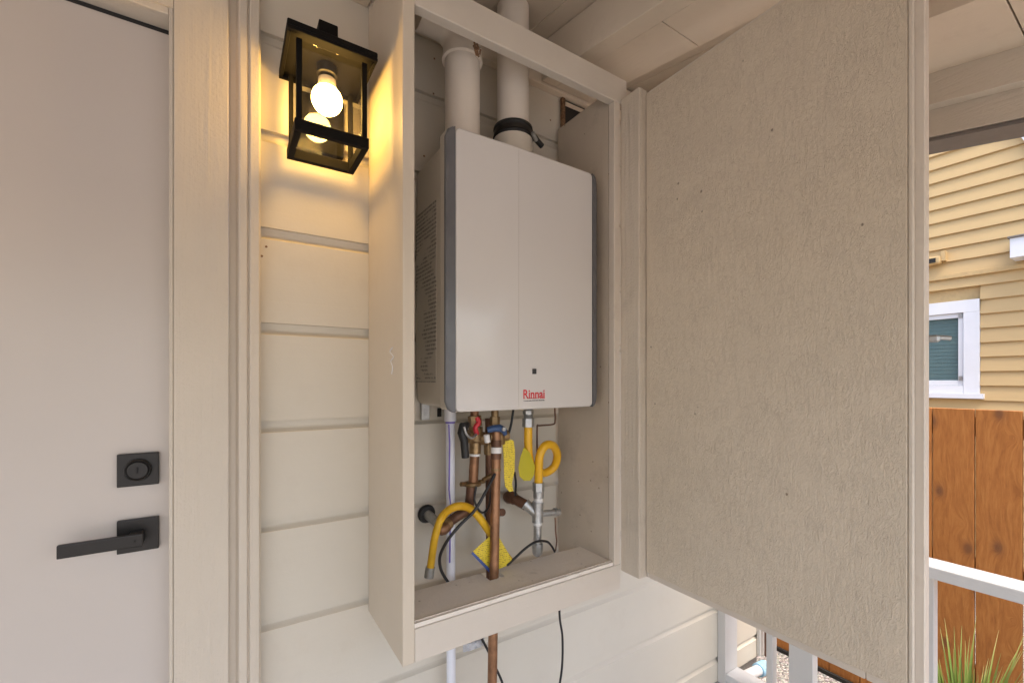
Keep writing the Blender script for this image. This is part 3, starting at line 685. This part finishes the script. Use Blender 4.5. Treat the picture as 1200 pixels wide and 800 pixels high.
# ------------------------------------------------------------ gas line
gl = empty('gas_line', V(631, 650, 1.08), 'yellow coiled gas connector on a grey steel tee and drip leg', 'gas pipe')
Yg = 1.07
bm = bmesh.new()
path = [V(619, 497, 1.06), V(619, 520, 1.06), V(620, 535, 1.065), V(625, 548, 1.085), V(637, 554, 1.10), V(649, 547, 1.095), V(653, 533, 1.075), V(648, 522, 1.055), V(639, 522, 1.045), V(633, 532, 1.045), V(631.5, 545, 1.05), V(631, 566, 1.06)]
pp = smooth_path(path, 12); tube(bm, pp, .0125, 16, rfun=lambda i, n: .0122+.0007*(i % 2))
obj('flexible_connector', bm, M['gas'], gl, 60)
mktube('hex_nut', [V(619, 500, 1.06), V(619, 490, 1.06)], .0175, M['steel'], gl, 6, sm=20)
mktube('nipple', [V(619, 490-k*.5, 1.06) for k in range(44)], .0135, M['steel'], gl, 14, sm=30, rfun=lambda i, n: .0128+.0009*(i % 2))
mktube('hex_nut', [V(619, 485, 1.06), V(619, 481, 1.06)], .0160, M['steel'], gl, 6, sm=20)
mktube('hex_nut', [V(631, 565, 1.06), V(631, 575, 1.06)], .0178, M['steel'], gl, 6, sm=20)
mktube('hex_nut', [V(631, 575.4, 1.06), V(631, 583, 1.06)], .0155, M['steel'], gl, 14)
g0 = V(631, 583, 1.06)
mktube('nipple', [g0, V(630.5, 594, 1.06)], .0135, M['tape'], gl, 14)
tee = V(630, 602, 1.06)
mktube('tee', [V(630.5, 588, 1.06), V(630.2, 590, 1.06), V(630, 609, 1.06), V(630, 611, 1.06)], [.0175, .0165, .0165, .0175], M['steel'], gl, 18)
mktube('tee_arm', [tee, V(618, 592, 1.085), V(615.5, 590, 1.09)], [.0155, .0155, .0175], M['steel'], gl, 16)
mktube('black_iron_pipe', [V(617, 592, 1.088), V(600, 582.5, 1.13)], .0155, M['copper_d'], gl, 16)
mktube('black_iron_elbow', smooth_path([V(603, 584, 1.12), V(597, 582, 1.14), V(597, 583, YW-.002)], 4), .0190, M['copper_d'], gl, 14)
mktube('stop_arm', [tee+Vector((.01, 0, 0)), V(654, 600, 1.055)], .0095, M['steel'], gl, 14)
mktube('stop_cap', [V(649.5, 599, 1.055), V(655, 600, 1.055)], .0115, M['steel'], gl, 14)
mktube('drip_leg', [V(630, 611, 1.06), V(629.7, 637, 1.06)], .0118, M['steel'], gl, 16)
mktube('drip_collar', [V(630, 610.5, 1.06), V(630, 614.5, 1.06)], .0145, M['tape'], gl, 16)
mktube('drip_cap', [V(629.7, 636, 1.06), V(629.7, 640, 1.06), V(629.7, 648, 1.06), V(629.7, 651, 1.06)], [.0165, .0170, .0150, .0090], M['steel'], gl, 8, sm=20)

def tagmesh(name, pts, Y, th, mat, bend=.0):
    """flat tag: outline in photo pixels turned into a thin bent sheet at depth Y"""
    bm = bmesh.new(); P3 = [V(a, b_, Y+bend*((b_-pts[0][1])/40)) for a, b_ in pts]
    A = [bm.verts.new(p) for p in P3]; B = [bm.verts.new(p+Vector((0, th, 0))) for p in P3]; n = len(A)
    bm.faces.new(A); bm.faces.new(B[::-1])
    for i in range(n): bm.faces.new((A[i], A[(i+1) % n], B[(i+1) % n], B[i]))
    return bm
tg = obj('yellow_tag', tagmesh('t', [(589, 519), (594, 514), (602, 516), (603.5, 530), (603, 552), (600, 566), (601.5, 575), (597, 576), (592, 570), (591, 560), (590.5, 540)], 1.035, .0012, M['tag']), M['tag'])
tag(tg, 'yellow printed strip tag hanging beside the blue valve', 'tag')
tg = obj('translucent_tag', tagmesh('t', [(614, 524), (610, 535), (607.5, 548), (609, 558), (614, 563), (622, 563), (626, 556), (627, 546), (621, 530)], 1.045, .0012, M['olive']), M['olive'])
tag(tg, 'olive yellow rounded plastic tag hanging at the gas connector', 'tag')
tg = obj('safety_tag', tagmesh('t', [(553, 647), (573, 629), (583, 626), (600, 655), (593, 663), (583, 667), (574, 669)], 1.028, .0015, M['tag'], .004), M['tag'])
tag(tg, 'crumpled yellow paper tag with blue edge behind the long copper pipe', 'tag')
bm = tagmesh('t', [(552.5, 648.5), (574, 671), (576, 668), (554, 646)], 1.0265, .001, M['tagblue']); o = obj('tag_edge', bm, M['tagblue'], tg)

# ------------------------------------------------------------ yellow hose
ho = empty('yellow_hose', V(503, 672, 1.07), 'corrugated yellow hose arching from a metal ferrule to the yellow tag', 'hose')
path = [V(504, 668, 1.075), V(506.5, 650, 1.07), V(510, 628, 1.06), V(517, 607, 1.055), V(528, 596, 1.05), V(541, 592.5, 1.05), V(553, 597, 1.045), V(564, 609, 1.045), V(576, 627, 1.05), V(588, 644, 1.05), V(598, 657, 1.05)]
pp = smooth_path(path, 22)
bm = bmesh.new(); tube(bm, pp, .008, 12, rfun=lambda i, n: .0098+(.0011*(i % 2) if 62 < i < 196 else 0))
obj('hose_sleeve', bm, M['hose'], ho, 60)
mktube('ferrule', [V(504.3, 664, 1.075), V(502.5, 676, 1.076)], .0125, M['steel'], ho, 14)

# ------------------------------------------------------------ cables
def cable(name, pts, r, label, group='black cables round the heater pipes'):
    o = mktube(name, smooth_path(pts, 10), r, M['cable'], None, 8)
    tag(o, label, 'cable', group)
cable('power_cable', [V(580, 555, 1.01), V(568, 578, 1.0), V(556, 598, 1.0), V(540, 614, 1.0), V(525, 632, 1.01), V(516, 650, 1.03), V(516, 664, 1.05), V(520, 674, 1.065), V(526, 683, 1.075)], .0040, 'black cable bowing left across the yellow hose and white pipe')
cable('sensor_cable', [V(601.5, 480, 1.05), V(599, 497, 1.05), V(595, 512, 1.05)], .0035, 'short black cable leaving the heater beside the gas connection')
cable('thin_cable', [V(558, 570, 1.03), V(556, 585, 1.03), V(561, 597, 1.03), V(567, 600, 1.03), V(573, 592, 1.04), V(576, 570, 1.05)], .0030, 'thin black cable looping between the two copper pipes')
cable('sill_cable', [V(594, 662, 1.03), V(604, 653, 1.03), V(616, 642, 1.03), V(628, 634.5, 1.03), V(640, 634, 1.035), V(646, 639, 1.04), V(650, 646, 1.045)], .0035, 'black cable arching over the sill past the drip leg')
cable('tag_cable', [V(603, 553, 1.05), V(604.5, 565, 1.06), V(604, 580, 1.08)], .0034, 'short black cable hanging behind the yellow strip tag')
cable('lower_cable', [V(655.5, 700, 1.09), V(656, 724, 1.09), V(659, 745, 1.09), V(659, 775, 1.09), V(656, 800, 1.09), V(648, 840, 1.09), V(640, 900, 1.09)], .0036, 'black cable hanging below the right half of the cupboard')
cable('lower_loop_cable', [V(560, 740, 1.08), V(572, 762, 1.08), V(581, 782, 1.08), V(590, 804, 1.08), V(600, 850, 1.08)], .0036, 'black cable hanging beside the copper pipe under the cupboard')
o = mktube('stop_wire', [V(650.5, 606, 1.055), V(651, 622, 1.05), V(652.5, 634, 1.05), V(651, 645, 1.05)], .0020, M['copper_d'], None, 6); tag(o, 'thin brown wire hanging from the steel stop arm', 'wire')
o = mktube('capillary_tube', smooth_path([V(650, 476, 1.10), V(650.5, 492, 1.10), V(648, 497, 1.10), V(632, 498.5, 1.10), V(629.5, 501, 1.10), V(629.5, 535, 1.10)], 4), .0026, M['copper_d'], None, 8); tag(o, 'thin brown tube bent round behind the gas connector', 'tube')
bm = bmesh.new()
for k in range(5):
    p = V(548+4*k, 757-1.4*k, 1.10)
    box(bm, p+Vector((-.012, -.004*(k % 2), -.014)), p+Vector((.012, .006, .014-.002*k)), .003)
o = obj('foil_tape', bm, M['foil'], None); tag(o, 'crumpled silver foil tape under the cupboard by the white pipe', 'tape')

# ------------------------------------------------------------ porch railing
ra = empty('porch_railing', (1.92, .2, 0), 'white painted wooden railing at the porch end behind the open cupboard door', 'railing')
RX0, RX1 = 1.87, 1.965
mkbox('wall_post', (RX0, 1.1385, .003), (RX1, YW-.001, H-.6275), M['post'], ra)
mkbox('top_rail', (RX0, -.78, H-.627), (RX1+.006, YW-.001, H-.589), M['rail'], ra, bev=.004, seg=2)
mkbox('bottom_rail', (RX0+.001, -.78, .022), (RX1-.001, 1.138, .060), M['rail'], ra, bev=.003)
y = .96
ys = [.96]
bz0, bz1 = .0605, H-.6275
bal = mkbox('baluster', (1.899, .951, bz0), (1.937, .976, bz1), M['post'], ra, bev=.002)
for yy in (.5975, .4645, .2, .08, -.04, -.16, -.28, -.40, -.52, -.64): clone(bal, 'baluster', (WP[bal].x, yy, WP[bal].z), ra)
mkbox('slat_post', (1.897, .799, bz0), (1.938, .886, bz1), M['post'], ra, bev=.002, label='wider flat baluster')
mkbox('corner_post', (1.87, -.86, .003), (1.965, -.781, H-.5), M['post'], ra)
# drain stub and thin conduit on the wall beyond the railing
ds = empty('drain_stub', at(884, 787, 1.10), 'white pipe stub with pale blue ring low on the wall past the railing', 'pipe')
a = at(873, 792, 1.12)+Vector((0, 0, 0)); b_ = at(890, 784, 1.12)
mktube('pipe', [a, b_], .022, M['white_out'], ds, 16)
mktube('blue_ring', [b_-(b_-a)*.1, b_+(b_-a)*.42], .030, M['lightblue'], ds, 16)
mktube('grey_cap', [b_+(b_-a)*.43, b_+(b_-a)*.6], .025, M['pvc'], ds, 16)
q0 = at(897.5, 740, 1.14)
o = mktube('conduit', [(q0.x, 1.14, 0.02), (q0.x, 1.14, 1.2)], .007, M['copper_d'], None, 8); tag(o, 'thin brown conduit running up the wall corner past the railing', 'pipe')

# ------------------------------------------------------------ wooden fence
XF = 2.75; GZ = -.23
fe = empty('wooden_fence', (XF, .2, GZ), 'stained cedar board fence between the porch and the yellow house', 'fence')
jw = .1395; ft = H-.125
edges = [.1391*XF+jw*k for k in range(-14, 30)]
fb = None
for i, y0 in enumerate(edges):
    g = .0035
    bm = bmesh.new(); dz = 0
    box(bm, (XF, y0+g/2, GZ+.01), (XF+.017, y0+jw-g/2, ft+dz), .002)
    obj('fence_board', bm, M['fence'], fe)
for z_ in (GZ+.25, ft-.75, ft-.12): mkbox('fence_rail', (XF+.0175, edges[0], z_), (XF+.055, edges[-1]+jw, z_+.085), M['fence'], fe)
for k in range(4): mkbox('fence_post', (XF+.056, edges[0]+.1+k*1.9, GZ), (XF+.145, edges[0]+.19+k*1.9, ft-.05), M['fence'], fe)
mkbox('fence_gap_shade', (XF-.018, edges[0], GZ+.0), (XF-.001, edges[-1], GZ+.022), M['dark'], fe)  # dark strip put in as the shade of the gap below the boards

# ------------------------------------------------------------ neighbouring house
XH = 5.6
nh = empty('yellow_house', (XH, 0, GZ), 'yellow clapboard house with white trimmed window beyond the fence', 'house')
EX = .1265
w0 = atX(1149, 452, XH)
zref = atX(1149, 452, XH).z
wy1 = atX(1149, 400, XH).y                # right outer edge of the window trim (smaller Y)
wz1 = atX(1149, 350, XH).z; wz0 = atX(1149, 461, XH).z
wy2 = wy1+1.15
band_z = atX(1089, 328, XH).z
Y0, Y1 = -3.2, 5.0
def clap(ya, yb, z0, first={}):
    key = round(yb-ya, 4)
    if key not in first:
        bm = bmesh.new()
        prism(bm, [(XH-.028, z0), (XH-.006, z0+EX+.004), (XH+.01, z0+EX+.004), (XH+.01, z0-.004), (XH-.012, z0-.004), (XH-.012, z0+.006), (XH-.026, z0+.002)], 1, ya, yb)
        first[key] = obj('clapboard', bm, M['clap'], nh)
    else:
        s_ = first[key]; clone(s_, 'clapboard', (WP[s_].x, (ya+yb)/2, z0), nh)
z = zref-EX*14
while z < 5.2:
    if z+EX > wz0-.01 and z < wz1+.01:
        clap(Y0, wy1-.002, z); clap(wy2+.002, Y1, z)
    else: clap(Y0, Y1, z)
    z += EX
mkbox('wall_core', (XH+.012, Y0, GZ), (XH+.2, wy1-.01, 5.3), M['ytrim'], nh)
mkbox('wall_core', (XH+.012, wy2+.01, GZ), (XH+.2, Y1, 5.3), M['ytrim'], nh)
mkbox('wall_core', (XH+.012, wy1-.009, GZ), (XH+.2, wy2+.009, wz0), M['ytrim'], nh)
mkbox('wall_core', (XH+.012, wy1-.009, wz1), (XH+.2, wy2+.009, 5.3), M['ytrim'], nh)
mkbox('wall_core', (XH+.205, wy1-.3, wz0-.3), (XH+.25, wy2+.3, wz1+.3), M['dark'], nh)
mkbox('belly_band', (XH-.042, Y0, band_z-.02), (XH-.004, Y1, band_z+.02), M['ytrim'], nh)
mkbox('roof', (XH-.3, Y0-.3, 5.31), (XH+5, Y1+.3, 5.5), M['grey_edge'], nh)
wn = empty('window', (XH, (wy1+wy2)/2, wz0), parent=nh)
wi1 = atX(1130, 400, XH).y; tr = wi1-wy1
mkbox('casing', (XH-.03, wy1, wz0), (XH+.012, wi1, wz1), M['white_out'], wn)
mkbox('casing', (XH-.03, wy2-tr, wz0), (XH+.012, wy2, wz1), M['white_out'], wn)
mkbox('casing', (XH-.032, wy1+.0, wz1-.0), (XH+.012, wy2, wz1-.11), M['white_out'], wn)
mkbox('casing', (XH-.028, wi1+.001, wz0), (XH+.012, wy2-tr-.001, wz0+.07), M['white_out'], wn)
mkbox('window_sill', (XH-.07, wy1-.03, wz0-.045), (XH+.0, wy2+.03, wz0-.001), M['white_out'], wn)
gy0, gy1, gz0, gz1 = wi1+.002, wy2-tr-.002, wz0+.072, wz1-.112
for a, b_ in (((gy0, gz0), (gy0+.035, gz1)), ((gy1-.035, gz0), (gy1, gz1)), ((gy0+.036, gz1-.04), (gy1-.036, gz1)), ((gy0+.036, gz0), (gy1-.036, gz0+.045))):
    mkbox('sash', (XH-.012, a[0], a[1]), (XH+.02, b_[0], b_[1]), M['white_out'], wn)
mkbox('pane', (XH+.006, gy0+.03, gz0+.03), (XH+.009, gy1-.03, gz1-.03), M['wglass'], wn, bev=0)
sl0 = mkbox('blind_slat', (XH+.045, gy0+.02, gz0+.04), (XH+.049, gy1-.02, gz0+.040+.030), M['blind'], wn, bev=.001)
z = gz0+.04; k = 1
sl0.rotation_euler = (0, R(22), 0)
while z+.034*k < gz1-.03:
    o = clone(sl0, 'blind_slat', (WP[sl0].x, WP[sl0].y, WP[sl0].z+.034*k), wn); k += 1
mkbox('blind_backing', (XH+.07, gy0-.05, gz0-.05), (XH+.075, gy1+.05, gz1+.05), M['blind_d'], wn)
for zc in (atX(1128, 370, XH).z, atX(1128, 443, XH).z): mkbox('sash_latch', (XH-.022, gy0+.006, zc-.02), (XH-.0125, gy0+.03, zc+.02), M['steel'], wn)
# dryer vent
vc = atX(1098, 306, XH)
mkbox('vent_hood', (XH-.10, vc.y-.045, vc.z-.04), (XH-.012, vc.y+.13, vc.z+.03), M['ytrim'], nh, bev=.02, seg=3)
mkbox('vent_mouth', (XH-.104, vc.y-.015, vc.z-.03), (XH-.1003, vc.y+.11, vc.z+.012), M['dark'], nh)
mkbox('vent_arm', (XH-.08, vc.y-.075, vc.z-.02), (XH-.012, vc.y-.046, vc.z+.07), M['ytrim'], nh)
# white boxed hood at right
b0 = atX(1184, 292, XH-.2)
mkbox('window_hood', (XH-.22, -1.6, b0.z-.075), (XH-.004, b0.y, b0.z+.085), M['white_out'], nh)
mkbox('hood_flashing', (XH-.235, -1.62, b0.z+.086), (XH-.004, b0.y+.012, b0.z+.10), M['grey_edge'], nh)
# white rake board at the top right
r0 = atX(1186, 149, XH); 
bm = bmesh.new(); dy, dz = -.9, -2.0
n_ = Vector((0, -dz, dy)).normalized()*-.30
P = [Vector((0, r0.y-.9*-.4, r0.z+2.0*.4)), Vector((0, r0.y+dy*1.4, r0.z+dz*1.4))]
prism(bm, [(P[0].y, P[0].z), (P[1].y, P[1].z), (P[1].y+n_.y, P[1].z+n_.z), (P[0].y+n_.y, P[0].z+n_.z)], 0, XH-.06, XH-.022)
obj('rake_board', bm, M['white_out'], nh)

# ------------------------------------------------------------ ornamental grass in a pot
gp = at(1120, 800, .42)
gx, gy = 2.32, .47
gr = empty('grass_plant', (gx, gy, GZ), 'spiky green and straw coloured ornamental grass below the railing', 'plant')
protos = []
def blade_mesh(L, wd, lean, k):
    bm = bmesh.new(); n = 7; rows = []
    for i in range(n+1):
        t_ = i/n; c = Vector((lean*L*t_**1.8, 0, L*t_*(1-.18*lean*t_))); w_ = wd*(1-t_**2.2)*.5+.0003
        rows.append((bm.verts.new(c+Vector((0, -w_, .0))), bm.verts.new(c+Vector((.003*(1-t_), 0, 0))), bm.verts.new(c+Vector((0, w_, 0)))))
    for a, b_ in zip(rows, rows[1:]):
        bm.faces.new((a[0], a[1], b_[1], b_[0])); bm.faces.new((a[1], a[2], b_[2], b_[1]))
    me = bpy.data.meshes.new('blade'); bm.to_mesh(me); bm.free(); me.materials.append(M['blade']); return me
for k in range(10): protos.append(blade_mesh(.53+.016*k, .011, .06+.034*k, k))
for k in range(230):
    o = bpy.data.objects.new('blade', random.choice(protos)); COL.objects.link(o); o.parent = gr
    a = random.uniform(0, 2*math.pi); r_ = random.uniform(0, .07)
    o.location = (r_*math.cos(a), r_*math.sin(a), .0)
    o.rotation_euler = (random.uniform(-.1, .1), random.uniform(-.05, .2), a+random.uniform(-.5, .5)); s_ = random.uniform(.75, 1.08); o.scale = (s_, s_, s_)
